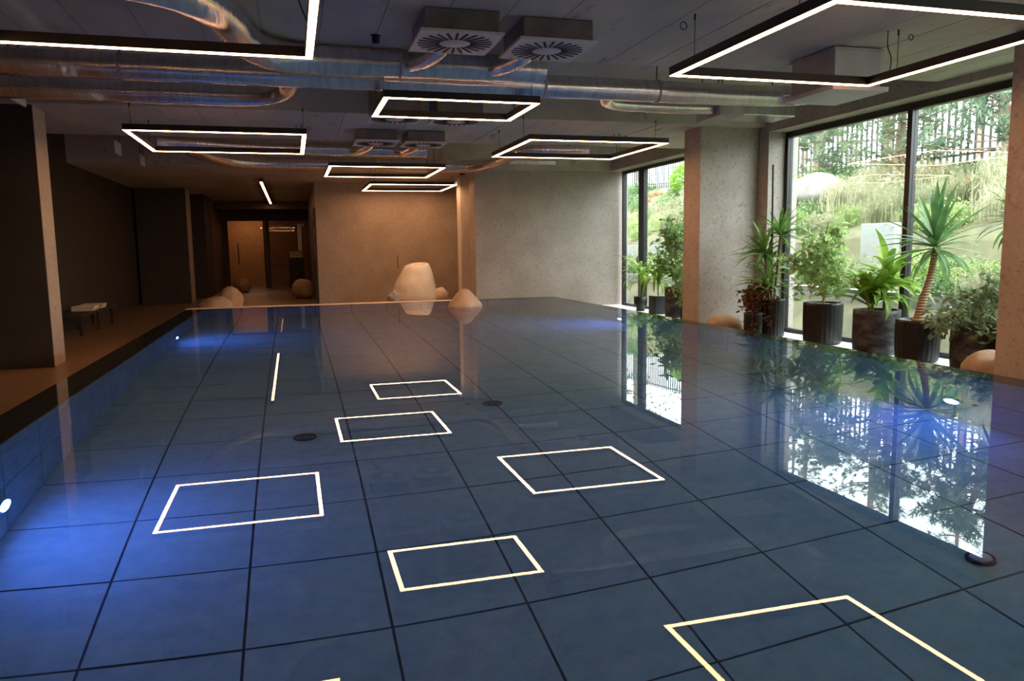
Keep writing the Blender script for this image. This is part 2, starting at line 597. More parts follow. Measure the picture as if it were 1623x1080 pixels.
window('window_1', 4.4, 10.23, [(7.75, 7.83)], ZF + 0.03, 2.66, 'large black-framed window behind the row of potted plants')
w2 = window('window_2', 11.0, 16.22, [(15.09, 15.35)], ZF + 0.03, 2.68, 'far black-framed window beside the far stone wall')
window('window_added', -1.0, 3.6, [(1.3, 1.38)], ZF + 0.03, 2.66, 'unseen window added outside the picture on the right for daylight')  # unseen, added to bring daylight to the near end of the pool
MB().tube([(7.26, 15.30, 0.55), (7.22, 15.30, 0.55), (7.22, 15.30, 0.75)], 0.012, 8).build('handle', 'black_metal', w2)

# ------------------------------------------------------------------ the pool
pf = struct('pool_floor', MB().box(PX0 - 0.2, PX1 + 0.2, PY0 - 0.2, PY1 + 0.2, PD - 0.2, PD - 0.006), 'grout',
            'pool bottom paved with large square tiles')
TP = (PX1 - PX0) / 10
tme = MB().box(-TP / 2 + 0.0065, TP / 2 - 0.0065, -TP / 2 + 0.0065, TP / 2 - 0.0065, -0.01, 0).data('pool_tile')
tme.materials.append(MATS['pool_tile'])
for i in range(10):
    for j in range(21):
        inst('tile', tme, pf, (PX0 + TP * (i + 0.5), PY0 + TP * (j + 0.5), PD + random.uniform(-0.002, 0.002)))
# basin walls: body, ledge and wall tiles
ZL = -0.03
rows = [(PD, PD + TP), (PD + TP, PD + 2 * TP), (PD + 2 * TP, ZL - 0.01)]


def basin_wall(name, label, body, side):
    b = struct(name, body, 'ledge_dark', label)
    for (a, c) in rows:
        h = (c - a) / 2 - 0.009
        if side in 'lr':
            me = MB().box(-0.01, 0.01, -TP / 2 + 0.0065, TP / 2 - 0.0065, -h, h).data('wall_tile')
            me.materials.append(MATS['pool_tile'])
            x = PX0 if side == 'l' else PX1
            for j in range(21):
                inst('tile', me, b, (x, PY0 + TP * (j + 0.5), (a + c) / 2))
        else:
            me = MB().box(-TP / 2 + 0.0065, TP / 2 - 0.0065, -0.01, 0.01, -h, h).data('wall_tile')
            me.materials.append(MATS['pool_tile'])
            for i in range(10):
                inst('tile', me, b, (PX0 + TP * (i + 0.5), PY1 if side == 'f' else PY0, (a + c) / 2))
    return b


basin_wall('pool_wall_left', 'dark ledged pool wall on the left', MB().box(WX0, PX0 - 0.004, WY0, WY1, PD - 0.2, ZL), 'l')
basin_wall('pool_wall_right', 'ledged pool wall below the windows', MB().box(PX1 + 0.004, WX1, WY0, WY1, PD - 0.2, ZL), 'r')
basin_wall('pool_wall_far', 'pool wall at the far end', MB().box(PX0 - 0.004, PX1 + 0.004, PY1 + 0.004, WY1, PD - 0.2, ZL), 'f')
basin_wall('pool_wall_near', 'pool wall at the near end', MB().box(PX0 - 0.004, PX1 + 0.004, WY0, PY0 - 0.004, PD - 0.2, ZL), 'n')
struct('trim_4', MB().box(WX0 - 0.02, 3.35, WY1 + 0.001, WY1 + 0.30, ZF - 0.1, 0.004), 'coping_pale', 'pale stone coping along the far pool edge', bevel=0.004)
struct('trim_5', MB().box(3.36, WX1, WY1 + 0.001, WY1 + 0.30, ZF - 0.1, -0.004), 'ledge_dark', 'dark rough coping at the far right pool corner')

wv = [(WX0, WY0, 0), (WX1, WY0, 0), (WX1, WY1, 0), (WX0, WY1, 0), (WX0, WY0, ZL), (WX1, WY0, ZL), (WX1, WY1, ZL), (WX0, WY1, ZL)]
wm = MB().add(wv, [(0, 1, 2, 3), (0, 4, 5, 1), (1, 5, 6, 2), (3, 7, 4, 0)])
wm.build('pool_water', 'pool_water', org=(1.6, 7, 0), label='still blue pool water reflecting the ceiling lamps', cat='water', kind='stuff')

# pool lamps
for x, y, sgn, lab in ((PX0, 4.42, 1, 'round blue underwater lamp at the left picture edge'), (PX0, 10.75, 1, 'small far blue underwater lamp on the left pool wall'),
                       (PX1, 4.54, -1, 'bright blue underwater lamp under the potted plants'), (PX1, 10.65, -1, 'far blue underwater lamp below the second window')):
    t = thing('pool_lamp', (x, y, -1.03), lab, 'pool lamp', 'underwater pool lamps')
    xa, xb = x + 0.012 * sgn, x + 0.045 * sgn
    MB().tube([(xa, y, -1.03), (xb, y, -1.03)], 0.085, 24).build('housing', 'steel_pale', t)
    MB().tube([(xb + 0.001 * sgn, y, -1.03), (xb + 0.008 * sgn, y, -1.03)], 0.062, 24).build('lens', 'pool_lamp_blue', t)
# floor drains
for x, y, r, lab in ((3.16, 2.80, 0.06, 'round pale floor drain on the near right pool bottom'), (0.03, 5.75, 0.075, 'dark round floor drain left of centre on the pool bottom'),
                     (1.60, 6.25, 0.075, 'dark round floor drain right of centre on the pool bottom')):
    t = thing('floor_drain', (x, y, PD + 0.003), lab, 'drain', 'pool floor drains')
    MB().lathe([(0.0, 0.02), (r * 0.8, 0.02), (r * 0.8, 0.012), (0, 0.012)], (x, y, PD + 0.006), 24).build('cover', 'plate_white' if r < 0.07 else 'grout', t)
    MB().lathe([(r, 0), (r * 1.12, 0), (r * 1.12, 0.015), (r * 0.92, 0.015), (r * 0.92, 0)], (x, y, PD + 0.006), 24).build('rim', 'black_metal', t)


# ------------------------------------------------------------------ pendant frame lamps
def ring(mb, c, R, r, axis='y', seg=20):
    pts = []
    for k in range(seg + 1):
        w = 2 * math.pi * k / seg
        pts.append((c[0] + R * math.cos(w), c[1], c[2] + R * math.sin(w)))
    return mb.tube(pts, r, 6, False)


def frame_lamp(x0, x1, y0, y1, z, zc, label, loops=True, w=0.055, h=0.068):
    t = thing('frame_lamp', ((x0 + x1) / 2, (y0 + y1) / 2, z), label, 'pendant lamp', 'square frame pendant lamps')
    zb = z + 0.004
    e = 0.004
    bars = [(x0, x1, y0, y0 + w), (x0, x1, y1 - w, y1), (x0, x0 + w, y0 + w, y1 - w), (x1 - w, x1, y0 + w, y1 - w)]
    for a, b, c, d in bars:
        bar = MB().box(a, b, c, d, zb, zb + h).build('bar', 'brown_black_metal', t)
        g = MB()
        if b - a > d - c:
            g.box(a + e, b - e, c + e, d - e, z, zb + 0.002)
        else:
            g.box(a + e, b - e, c - e, d + e, z, zb + 0.002)
        g.build('light_strip', 'lamp_warm', bar)
    for cx in (x0 + w / 2, x1 - w / 2):
        for k, cyy in enumerate((y0 + (y1 - y0) * 0.18, y1 - (y1 - y0) * 0.18)):
            c = MB().tube([(cx, cyy, zb + h), (cx, cyy, zc)], 0.0028, 6)
            cb = c.build('cable', 'black_metal', t)
            MB().tube([(cx, cyy, zc - 0.045), (cx, cyy, zc)], 0.008, 8).build('ceiling_cap', 'black_metal', cb)
    if loops:
        ring(MB(), (x0 - 0.08, y1 - 0.38, zc - 0.10), 0.028, 0.004).build('cable_loop', 'black_metal', t)
        ring(MB(), (x1 + 0.08, y1 - 0.38, zc - 0.06), 0.022, 0.004).build('cable_loop', 'black_metal', t)
    pts = curve_pts([(x1 - 0.1, y1 - 0.32, zc), (x1 - 0.08, y1 - 0.30, zc - 0.12), (x1 - 0.04, y1 - 0.30, zb + h + 0.1), (x1 - 0.03, y1 - 0.28, zb + h)], 6)
    MB().tube(pts, 0.005, 6).build('power_cord', 'black_metal', t)
    return t


frame_lamp(-1.79, 0.21, 3.80, 5.80, 2.345, ZC, 'large square frame lamp at the upper left corner')
frame_lamp(0.874, 2.385, 7.245, 8.316, 2.377, ZT, 'small oblong frame lamp below the round air diffusers')
frame_lamp(-1.783, 0.24, 9.736, 11.737, 2.38, ZC, 'square frame lamp over the left side of the pool')
frame_lamp(3.05, 5.061, 9.733, 11.70, 2.387, ZC, 'square frame lamp in front of the second window')
frame_lamp(0.68, 2.71, 13.667, 15.663, 2.419, ZT, 'frame lamp second from the far wall')
frame_lamp(1.737, 3.708, 17.398, 19.373, 2.424, 2.66, 'farthest frame lamp close to the lit far wall')
frame_lamp(3.022, 4.97, 3.831, 5.822, 2.362, ZC, 'large square frame lamp at the upper right by the big window')

t = thing('linear_lamp', (-0.61, 23, 2.58), 'long straight lamp on the corridor ceiling at the far left', 'ceiling lamp')
MB().box(-0.65, -0.57, 18.9, 27.7, 2.584, 2.66).build('housing', 'black_metal', t)
MB().box(-0.64, -0.58, 18.92, 27.68, 2.578, 2.586).build('light_strip', 'lamp_corridor', t)
t = thing('sauna_lamp', (-1.9, 33.6, 2.45), 'warm lamp glowing behind the glass door', 'ceiling lamp')
MB().box(-2.3, -1.0, 33.0, 33.08, 2.46, 2.5).build('housing', 'black_metal', t)
MB().box(-2.28, -1.02, 33.01, 33.07, 2.45, 2.462).build('light_strip', 'lamp_warm', t)


# ------------------------------------------------------------------ ducts and air diffusers
def duct(name, keys, r, label, n=8, wob=0.02, straps=(), group='silver foil air ducts', seg=20):
    pts = curve_pts(keys, n)
    c = pts[0]
    t = thing(name, c, label, 'air duct', group)
    MB().tube(pts, r, seg, True, wob).build('duct_body', 'silver_foil', t)
    for (x, y, z) in straps:
        s = MB().tube([(x - 0.012, y, z), (x + 0.012, y, z)], r * 1.07, 20)
        s.build('clamp', 'box_grey', t)
        MB().tube([(x, y, z + r), (x, y, ZT if 7.1 < y < 10.3 or 12.9 < y < 16.2 else ZC)], 0.006, 6).build('hanger_rod', 'black_metal', t)
    return t


duct('air_duct', [(-3.9, 4.95, 2.56), (-1.6, 4.95, 2.56), (-0.9, 4.98, 2.56), (-0.55, 5.25, 2.57), (-0.36, 5.75, 2.58), (-0.28, 6.35, 2.59), (-0.05, 6.85, 2.61), (0.45, 7.02, 2.63), (1.4, 7.05, 2.64), (2.35, 7.05, 2.64)], 0.125,
     'thick silver duct bending in an elbow behind the upper left lamp', straps=[(1.0, 7.04, 2.64)])
duct('air_duct', [(-3.9, 7.75, 2.66), (-1, 7.78, 2.66), (1.5, 7.8, 2.66), (4, 7.8, 2.66), (5.1, 7.8, 2.66), (5.5, 7.7, 2.66), (5.62, 7.2, 2.62), (5.35, 6.75, 2.56), (5.05, 6.55, 2.52)], 0.115,
     'long silver duct running across the ceiling to the right-hand box', n=14, straps=[(-1.4, 7.78, 2.66), (0.9, 7.79, 2.66), (2.6, 7.8, 2.66), (3.9, 7.8, 2.66)])
duct('air_duct', [(-3.4, 8.75, 2.62), (-1.2, 8.75, 2.62), (-0.35, 8.72, 2.62), (-0.02, 8.45, 2.64), (0.05, 7.95, 2.66)], 0.105,
     'short silver duct joining the long duct on the left')
duct('air_duct', [(3.45, 7.95, 2.66), (3.55, 8.35, 2.65), (3.95, 8.55, 2.65), (5.02, 8.55, 2.65)], 0.075,
     'thin silver branch duct ending at a grey box by the column')
duct('air_duct', [(-1.9, 13.05, 2.70), (-1.3, 13.1, 2.68), (-0.6, 13.2, 2.66), (0.6, 13.25, 2.66), (2.3, 13.25, 2.66)], 0.115,
     'silver duct behind the far pair of air diffusers')
duct('air_duct', [(-1.6, 13.6, 2.7), (-1.3, 15.0, 2.7), (-0.7, 15.75, 2.68), (0.6, 15.85, 2.68), (3.1, 15.85, 2.68), (3.75, 15.6, 2.68), (4.0, 14.6, 2.69), (3.95, 13.5, 2.69), (4.2, 12.98, 2.68), (5.1, 12.83, 2.68)], 0.125,
     'far silver duct with an S-bend behind the second window lamp', n=10, straps=[(1.7, 15.85, 2.68), (2.9, 15.85, 2.68)])
duct('air_duct', [(4.05, 14.74, 2.69), (4.5, 14.74, 2.69), (5.15, 14.74, 2.69)], 0.08, 'thin far silver duct stub beside the second window lamp')


def grey_box(x0, x1, y0, y1, z0, z1, mat, label):
    t = thing('plenum_box', ((x0 + x1) / 2, (y0 + y1) / 2, z0), label, 'duct box', 'rectangular duct boxes')
    MB().box(x0, x1, y0, y1, z0, z1).build('box_body', mat, t, bevel=0.008)
    MB().box(x0 - 0.012, x1 + 0.012, y0 - 0.012, y1 + 0.012, z1 - 0.03, z1 - 0.012).build('flange', 'box_grey', t)
    zt = ZT if 7.1 < y0 < 10.3 or 12.5 < y0 < 16.2 else ZC
    for hx in (x0 + 0.05, x1 - 0.05):
        MB().tube([(hx, y1 - 0.06, z1 - 0.02), (hx, y1 - 0.06, zt)], 0.007, 6).build('hanger_rod', 'black_metal', t)
    return t


grey_box(5.03, 5.36, 8.38, 8.95, 2.54, 2.80, 'box_grey', 'grey duct box at the end of the thin branch duct')
grey_box(5.40, 6.25, 8.60, 9.10, 2.60, 2.86, 'silver_foil', 'foil-wrapped duct box in front of the column')
grey_box(5.13, 5.75, 12.92, 13.4, 2.56, 2.80, 'box_grey', 'far grey duct box above the second window')
b = grey_box(4.75, 5.25, 6.0, 6.62, 2.40, ZC - 0.005, 'box_grey', 'large box hanging from the ceiling inside the upper right lamp')
MB().box(4.70, 5.30, 5.95, 6.67, 2.36, 2.40).build('face_plate', 'plate_white', b)

slot = MB().box(0.120, 0.288, -0.0105, 0.0105, -0.003, 0.003).data('diffuser_slot')
slot.materials.append(MATS['slot_black'])


def diffuser(cx, cy_, z, zt, label, hw=0.315):
    t = thing('air_diffuser', (cx, cy_, z), label, 'air diffuser', 'square swirl air diffusers')
    fp = MB().box(cx - hw, cx + hw, cy_ - hw, cy_ + hw, z, z + 0.02).build('face_plate', 'plate_white', t)
    MB().box(cx - hw + 0.03, cx + hw - 0.03, cy_ - hw + 0.02, cy_ + hw - 0.03, z + 0.021, zt - 0.005).build('plenum', 'box_dark', t, bevel=0.01)
    for k in range(24):
        inst('slot', slot, fp, (cx, cy_, z - 0.001), (0, 0, 2 * math.pi * (k + 0.5) / 24))
    MB().lathe([(0.0, -0.006), (0.10, -0.006), (0.115, 0.0)], (cx, cy_, z), 28).build('centre_disc', 'plate_white', fp)
    return t


for cx, cy_, lab in ((1.29, 6.02, 'near left swirl air diffuser on the ceiling'), (2.06, 6.08, 'near right swirl air diffuser on the ceiling'),
                     (1.29, 9.62, 'left swirl air diffuser hidden behind the small oblong lamp'), (2.06, 9.66, 'right swirl air diffuser hidden behind the small oblong lamp'),
                     (1.29, 11.85, 'far left swirl air diffuser on the ceiling'), (2.02, 11.90, 'far right swirl air diffuser on the ceiling')):
    diffuser(cx, cy_, 2.57, ZT if 7.1 < cy_ < 10.3 else ZC, lab)
for cx, y0, y1, lab in ((1.20, 6.32, 6.98, 'short flexible duct from the near left diffuser'), (1.95, 6.38, 7.0, 'short flexible duct from the near right diffuser'),
                        (1.20, 12.15, 13.15, 'short flexible duct from the far left diffuser'), (1.93, 12.2, 13.15, 'short flexible duct from the far right diffuser')):
    duct('flexible_duct', [(cx + 0.08, y0 - 0.05, 2.67), (cx + 0.04, (y0 + y1) / 2 - 0.1, 2.63), (cx - 0.06, y1 - 0.1, 2.62), (cx - 0.14, y1 + 0.02, 2.63)], 0.075, lab, group='flexible diffuser ducts', wob=0.05)

# small things under the ceiling
for x, y, z, lab in ((-2.60, 9.05, 2.62, 'nearest pale plate under the dark left ceiling'), (-2.60, 13.75, 2.66, 'middle pale plate under the dark left ceiling'), (-2.60, 15.85, 2.70, 'far pale plate under the dark left ceiling')):
    t = thing('ceiling_plate', (x, y, z), lab, 'vent plate', 'pale plates under the left ceiling')
    MB().box(x - 0.012, x + 0.012, y - 0.22, y + 0.22, z - 0.10, z + 0.10).build('plate', 'plate_white', t, bevel=0.004)
    MB().tube([(x, y - 0.15, z + 0.1), (x, y - 0.15, ZC + (0.45 if y < 10 or y > 13 else 0))], 0.006, 6).build('hanger_rod', 'black_metal', t)
    MB().tube([(x, y + 0.15, z + 0.1), (x, y + 0.15, ZC + (0.45 if y < 10 or y > 13 else 0))], 0.006, 6).build('hanger_rod', 'black_metal', t)
t = thing('downlight', (3.80, 17.25, 2.655), 'small black recessed downlight on the far soffit', 'ceiling lamp')
MB().lathe([(0.05, 0.004), (0.075, 0.0), (0.075, -0.012), (0.05, -0.012), (0.045, 0.03)], (3.80, 17.25, 2.655), 24).build('trim_ring', 'black_metal', t)
sp = bpy.data.lights.new('downlight_beam', 'SPOT')
sp.energy = 190; sp.color = (1.0, 0.86, 0.70); sp.spot_size = math.radians(44); sp.spot_blend = 0.6; sp.shadow_soft_size = 0.04
so = bpy.data.objects.new('downlight_beam', sp); COL.objects.link(so); so.parent = t
so.location = (0, 0, -0.03 * S)
so.rotation_euler = (Vector((2.95, 18.7, 0.1)) - Vector((3.80, 17.25, 2.62))).to_track_quat('-Z', 'Y').to_euler()
t = thing('smoke_detector', (0.75, 6.6, ZC), 'small black sensor on the concrete ceiling by the near diffuser', 'detector')
MB().lathe([(0.0, -0.06), (0.03, -0.06), (0.035, -0.01), (0.05, 0)], (0.75, 6.6, ZC), 16).build('detector_body', 'black_metal', t)


# ------------------------------------------------------------------ boulders
def boulder(name, c, rad, seed, mat, label, amp=0.22, flat=0.25, freq=1.5, group='smooth boulders'):
    o = MB().blob((c[0], c[1], c[2] + rad[2] * (1 - flat)), rad, seed, 28, 16, amp, freq, flat).build(name, mat, org=c, label=label, cat='boulder', group=group)
    return o


boulder('boulder', (-1.58, 17.0, ZF), (0.34, 0.34, 0.27), 3, 'rock_tan', 'low tan boulder at the far left pool corner', 0.15)
boulder('boulder', (-1.33, 17.7, ZF), (0.26, 0.36, 0.36), 5, 'rock_tan', 'upright tan boulder behind the low one at the corridor', 0.15)
boulder('boulder', (0.28, 22.9, ZF), (0.33, 0.33, 0.32), 8, 'rock_tan', 'tan boulder right of the corridor floor', 0.15)
boulder('boulder', (-1.68, 27.4, ZF), (0.28, 0.28, 0.28), 9, 'rock_tan', 'dark boulder deep in the corridor on the left', 0.15)
boulder('boulder', (6.22, 10.12, ZF), (0.30, 0.24, 0.19), 11, 'rock_tan', 'low tan boulder at the foot of the column between the windows', 0.15)
boulder('boulder', (6.46, 5.75, ZF), (0.24, 0.24, 0.19), 12, 'rock_tan', 'tan boulder beside the nearest right column', 0.15)
# boulder standing in the water
wr_ = MB()
prof = [(0.0, -1.5), (0.30, -1.5), (0.36, -0.9), (0.31, -0.25), (0.29, 0.0), (0.275, 0.05), (0.215, 0.13), (0.15, 0.21), (0.09, 0.275), (0.045, 0.30), (0.0, 0.305)]
wr_.lathe(prof, (2.80, 12.75, 0), 28, lambda w, z, i: 1 + 0.10 * noise.noise(Vector((math.cos(w) * 1.3, math.sin(w) * 1.3, z * 3 + 4))))
wr_.build('boulder', 'rock_tan', org=(2.80, 12.75, PD), label='pointed tan boulder rising out of the pool near the far edge', cat='boulder', group='smooth boulders')
# carved fountain boulder
t = thing('fountain_boulder', (2.84, 18.6, ZF), 'large cream carved boulder with a hollow top before the far wall', 'boulder')
prof = [(0.0, 0), (0.50, 0.0), (0.56, 0.08), (0.565, 0.22), (0.525, 0.40), (0.47, 0.58), (0.405, 0.76), (0.335, 0.91), (0.29, 0.985), (0.25, 1.0), (0.20, 0.985), (0.17, 0.93), (0.12, 0.90), (0.0, 0.895)]


def fshape(w, z, i):
    s = 1 + 0.09 * noise.noise(Vector((math.cos(w) * 1.2 + 3, math.sin(w) * 1.2, z * 1.5)))
    fr = math.cos(w + math.pi / 2 + 0.35)
    if fr > 0.55: s *= 1 - 0.28 * (fr - 0.55)
    return s


fb = MB().lathe(prof, (2.84, 18.6, ZF), 48, fshape)
for v_ in fb.v:                                   # lopsided: leans right, rim tilted towards the pool
    hz = max(0.0, v_.z - ZF)
    v_.x += 0.07 * hz * hz
    if hz > 0.7: v_.z += 0.14 * (v_.y - 18.6) + 0.10 * (v_.x - 2.9)
fb.build('stone_body', 'rock_cream', t)
MB().blob((3.44, 18.4, ZF + 0.22), (0.20, 0.14, 0.22), 21, 16, 10, 0.4, 2.0, 0.2).build('side_stone', 'rock_tan', t)
MB().box(2.50, 2.515, 19.0, 19.02, ZF + 0.9, ZF + 1.22).build('water_pipe', 'black_metal', t)
boulder('boulder', (2.28, 18.15, ZF), (0.16, 0.14, 0.21), 23, 'rock_pale', 'small white stone left of the carved boulder', 0.4, 0.2, 2.5)

# ------------------------------------------------------------------ bench and corridor things
t = thing('bench', (-3.62, 15.4, ZF), 'dark low wooden bench along the left wall', 'bench')
for k in range(5):
    y0 = 14.2 + k * 0.52
    MB().box(-3.88, -3.42, y0, y0 + 0.50, -0.07, -0.03).build('seat_board', 'wood_dark', t)
for y in (14.3, 15.5, 16.6):
    for x in (-3.84, -3.50):
        MB().box(x, x + 0.05, y, y + 0.05, ZF, -0.07).build('leg', 'wood_dark', t)
for y, lab in ((15.35, 'nearer folded cream towel on the dark bench'), (15.95, 'farther folded cream towel on the dark bench')):
    t = thing('towel', (-3.62, y, -0.03), lab, 'towel', 'folded towels on the bench')
    for k in range(3):
        MB().box(-3.82, -3.46 + 0.01 * k, y - 0.20 + 0.005 * k, y + 0.20 - 0.005 * k, -0.03 + k * 0.028, -0.004 + k * 0.028).build('fold', 'towel_cream', t, bevel=0.01)

t = thing('door_1', (-1.6, 30.25, ZF), 'glass door glowing warm at the end of the corridor', None, None, 'structure')
MB().box(-2.24, -0.96, 30.30, 30.315, ZF + 0.02, 2.12).build('pane', 'window_glass', t)
MB().box(-2.28, -0.92, 30.24, 30.38, 2.10, 2.16).build('head_rail', 'black_metal', t)
MB().box(-0.99, -0.93, 30.24, 30.38, ZF, 2.10).build('jamb', 'black_metal', t)
MB().box(-2.28, -2.24, 30.24, 30.38, ZF, 2.10).build('jamb', 'black_metal', t)
MB().tube([(-1.9, 30.24, 0.5), (-1.9, 30.2, 0.52), (-1.9, 30.2, 1.25), (-1.9, 30.24, 1.27)], 0.018, 8).build('handle', 'black_metal', t)
t = thing('window_4', (0, 30.25, ZF), 'dark glass panel right of the corridor door', None, None, 'structure')
MB().box(-0.78, 0.62, 30.30, 30.315, ZF + 0.02, 2.16).build('pane', 'door_glass', t)
MB().box(-0.78, 0.62, 30.24, 30.38, 2.10, 2.16).build('head_rail', 'black_metal', t)
t = thing('towel_cabinet', (0.15, 29.6, ZF), 'black cabinet carrying pale towels in the corridor', 'cabinet')
MB().box(-0.12, 0.42, 29.4, 29.85, ZF, 0.72).build('cabinet_body', 'black_metal', t, bevel=0.01)
MB().box(-0.10, 0.40, 29.385, 29.399, 0.35, 0.70).build('drawer', 'black_metal', t)
MB().box(-0.10, 0.40, 29.385, 29.399, ZF + 0.05, 0.32).build('cabinet_door', 'black_metal', t)
MB().box(0.10, 0.20, 29.36, 29.385, 0.12, 0.13).build('handle', 'steel_pale', t)
t = thing('towel', (0.15, 29.6, 0.72), 'pile of pale towels on the black corridor cabinet', 'towel')
for k in range(3):
    MB().box(-0.08, 0.38, 29.42, 29.8, 0.722 + k * 0.075, 0.79 + k * 0.075).build('fold', 'towel_cream', t, bevel=0.02)
t = thing('hanging_towel', (0.30, 30.0, 0.95), 'narrow pale towel hanging above the corridor cabinet', 'towel')
MB().box(0.24, 0.38, 30.0, 30.03, 0.98, 1.95).build('cloth', 'steel_pale', t)
MB().tube([(0.2, 30.02, 1.96), (0.42, 30.02, 1.96)], 0.012, 8).build('rail', 'steel_pale', t)
for bx_ in (0.2, 0.42):
    MB().tube([(bx_, 30.02, 1.96), (bx_, 30.30, 1.96)], 0.01, 8).build('bracket', 'steel_pale', t)
t = thing('door_2', (0.60, 20.2, ZF), 'open black-edged glass door at the end of the far wall', None, None, 'structure')
MB().box(0.585, 0.60, 20.06, 21.0, ZF + 0.02, 2.05).build('pane', 'door_glass', t)
MB().box(0.57, 0.615, 20.0, 20.06, ZF, 2.05).build('stile', 'black_metal', t)
for z in (0.05, 1.55):
    MB().box(0.53, 0.59, 20.02, 20.12, z, z + 0.13).build('hinge', 'black_metal', t)


# ------------------------------------------------------------------ plants
def leaf_data(name, mat, width, droop, seg=7, fold=0.35, base=0.45, peak=0.35, rise=0.0):
    """unit-length leaf along +x that bends down by 'droop' radians"""
    vs = []; fs = []
    x = z = 0.0
    for i in range(seg + 1):
        t = i / seg
        a = rise - droop * t * t
        if i:
            x += math.cos(a) / seg; z += math.sin(a) / seg
        w = width * (base + (1 - base) * math.sin(min(1, t / peak) * math.pi / 2)) if t < peak else width * math.cos((t - peak) / (1 - peak) * math.pi / 2) ** 0.8
        if i == seg: w = 0.0008
        vs += [(x, -w / 2, z + fold * w / 2), (x, 0, z), (x, w / 2, z + fold * w / 2)]
    for i in range(seg):
        a = 3 * i
        fs += [(a, a + 3, a + 4, a + 1), (a + 1, a + 4, a + 5, a + 2)]
    mb = MB().add(vs, fs, True)
    me = mb.data(name, (0, 0, 0), 1.0)
    me.materials.append(MATS[mat])
    return me


YUC = [leaf_data('yucca_leaf', 'yucca_leaf', 0.11, d) for d in (0.15, 0.5, 1.0)]
PALM = [leaf_data('palm_leaf', 'palm_leaf', 0.105, d) for d in (0.2, 0.6, 1.2)]
CORN = [leaf_data('corn_leaf', 'corn_leaf', 0.165, d, fold=0.5, base=0.3, peak=0.4) for d in (0.5, 1.1, 1.7)]
GRASS = [leaf_data('arching_leaf', 'corn_leaf', 0.085, d) for d in (1.0, 1.8, 2.4)]


def put_leaf(parent, me, base, az, el, length, roll=0.0):
    q = Euler((roll, -el, az), 'XYZ')
    s = length * S
    return inst('leaf', me, parent, base, q, (s, s, s))


def pot(t, x, y, z0, z1, r, kind):
    h = z1 - z0
    if kind == 'ribbed':
        n = 26
        prof = [(0.0, 0), (r * 0.80, 0), (r * 0.93, 0.02), (r * 0.97, 0.06), (r, h * 0.5), (r, h * 0.94), (r * 0.985, h), (r * 0.90, h), (r * 0.90, h - 0.05)]
        MB().lathe(prof, (x, y, z0), 4 * n, lambda w, z, i: 1 - (0.028 if (2 <= i <= 5) else 0) * (0.5 + 0.5 * math.cos(n * w)) ** 0.5).build('pot', 'pot_black', t)
    elif kind == 'square':
        MB().box(x - r, x + r, y - r, y + r, z0, z1).build('pot', 'pot_black', t, bevel=0.01)
    else:
        prof = [(0.0, 0), (r * 0.90, 0), (r * 0.96, 0.02), (r, h * 0.3), (r, h * 0.9), (r * 1.0, h), (r * 0.91, h), (r * 0.91, h - 0.05)]
        MB().lathe(prof, (x, y, z0), 40).build('pot', 'pot_marbled' if kind == 'marbled' else 'pot_black', t)
    MB().lathe([(r * 0.905, -0.03), (r * 0.5, -0.022), (0.0, -0.018)], (x, y, z1), 24).build('soil', 'gravel_pale' if kind == 'ribbed' else 'soil', t)


def leaf_cloud(mb, pts, n, size, spread, rnd, asp=0.45):
    for p in pts:
        for _ in range(n):
            c = Vector(p) + Vector((rnd.gauss(0, spread), rnd.gauss(0, spread), rnd.gauss(0, spread)))
            d = Vector((rnd.gauss(0, 1), rnd.gauss(0, 1), rnd.gauss(-0.4, 0.7))).normalized()
            s = d.orthogonal().normalized()
            s = (Matrix.Rotation(rnd.uniform(0, 6.28), 3, d) @ s)
            L = size * rnd.uniform(0.6, 1.2)
            nrm = d.cross(s)
            a = c; b = c + d * L * 0.5 + s * L * asp * 0.5 + nrm * L * 0.06; e = c + d * L; g = c + d * L * 0.5 - s * L * asp * 0.5 + nrm * L * 0.06
            mid = c + d * L * 0.5
            mb.add([a, b, e, g, mid], [(0, 1, 4), (1, 2, 4), (2, 3, 4), (3, 0, 4)], True)


SILL = ZF + 0.03
# cane palm with a tall stake, left end of the row
rnd = random.Random(3)
x, y = 6.66, 9.62
t = thing('potted_palm', (x, y, SILL), 'bushy cane palm with a tall dark stake in a ribbed pot at the column', 'potted plant')
pot(t, x, y, SILL, 0.20, 0.21, 'ribbed')
for k, (dx, dy, top) in enumerate(((0.06, -0.04, 1.18), (-0.06, 0.02, 0.92), (0.02, 0.07, 0.66), (-0.10, -0.08, 0.45))):
    p0 = Vector((x + dx * 0.6, y + dy * 0.6, 0.16)); p1 = Vector((x + dx * 1.6, y + dy * 1.6, top))
    MB().tube([p0, (p0 + p1) / 2 + Vector((0.01, 0.0, 0)), p1], [0.022, 0.02, 0.016], 8).build('cane', 'stem_brown', t)
    for j in range(40):
        el = rnd.uniform(-0.5, 1.35)
        put_leaf(t, rnd.choice(PALM), p1 - Vector((0, 0, rnd.uniform(0, 0.14))), rnd.uniform(0, 6.28), el, rnd.uniform(0.36, 0.58), rnd.uniform(-0.4, 0.4))
MB().tube([(6.70, 9.66, 0.15), (6.70, 9.70, 2.12)], 0.014, 8).build('stake', 'black_metal', t)
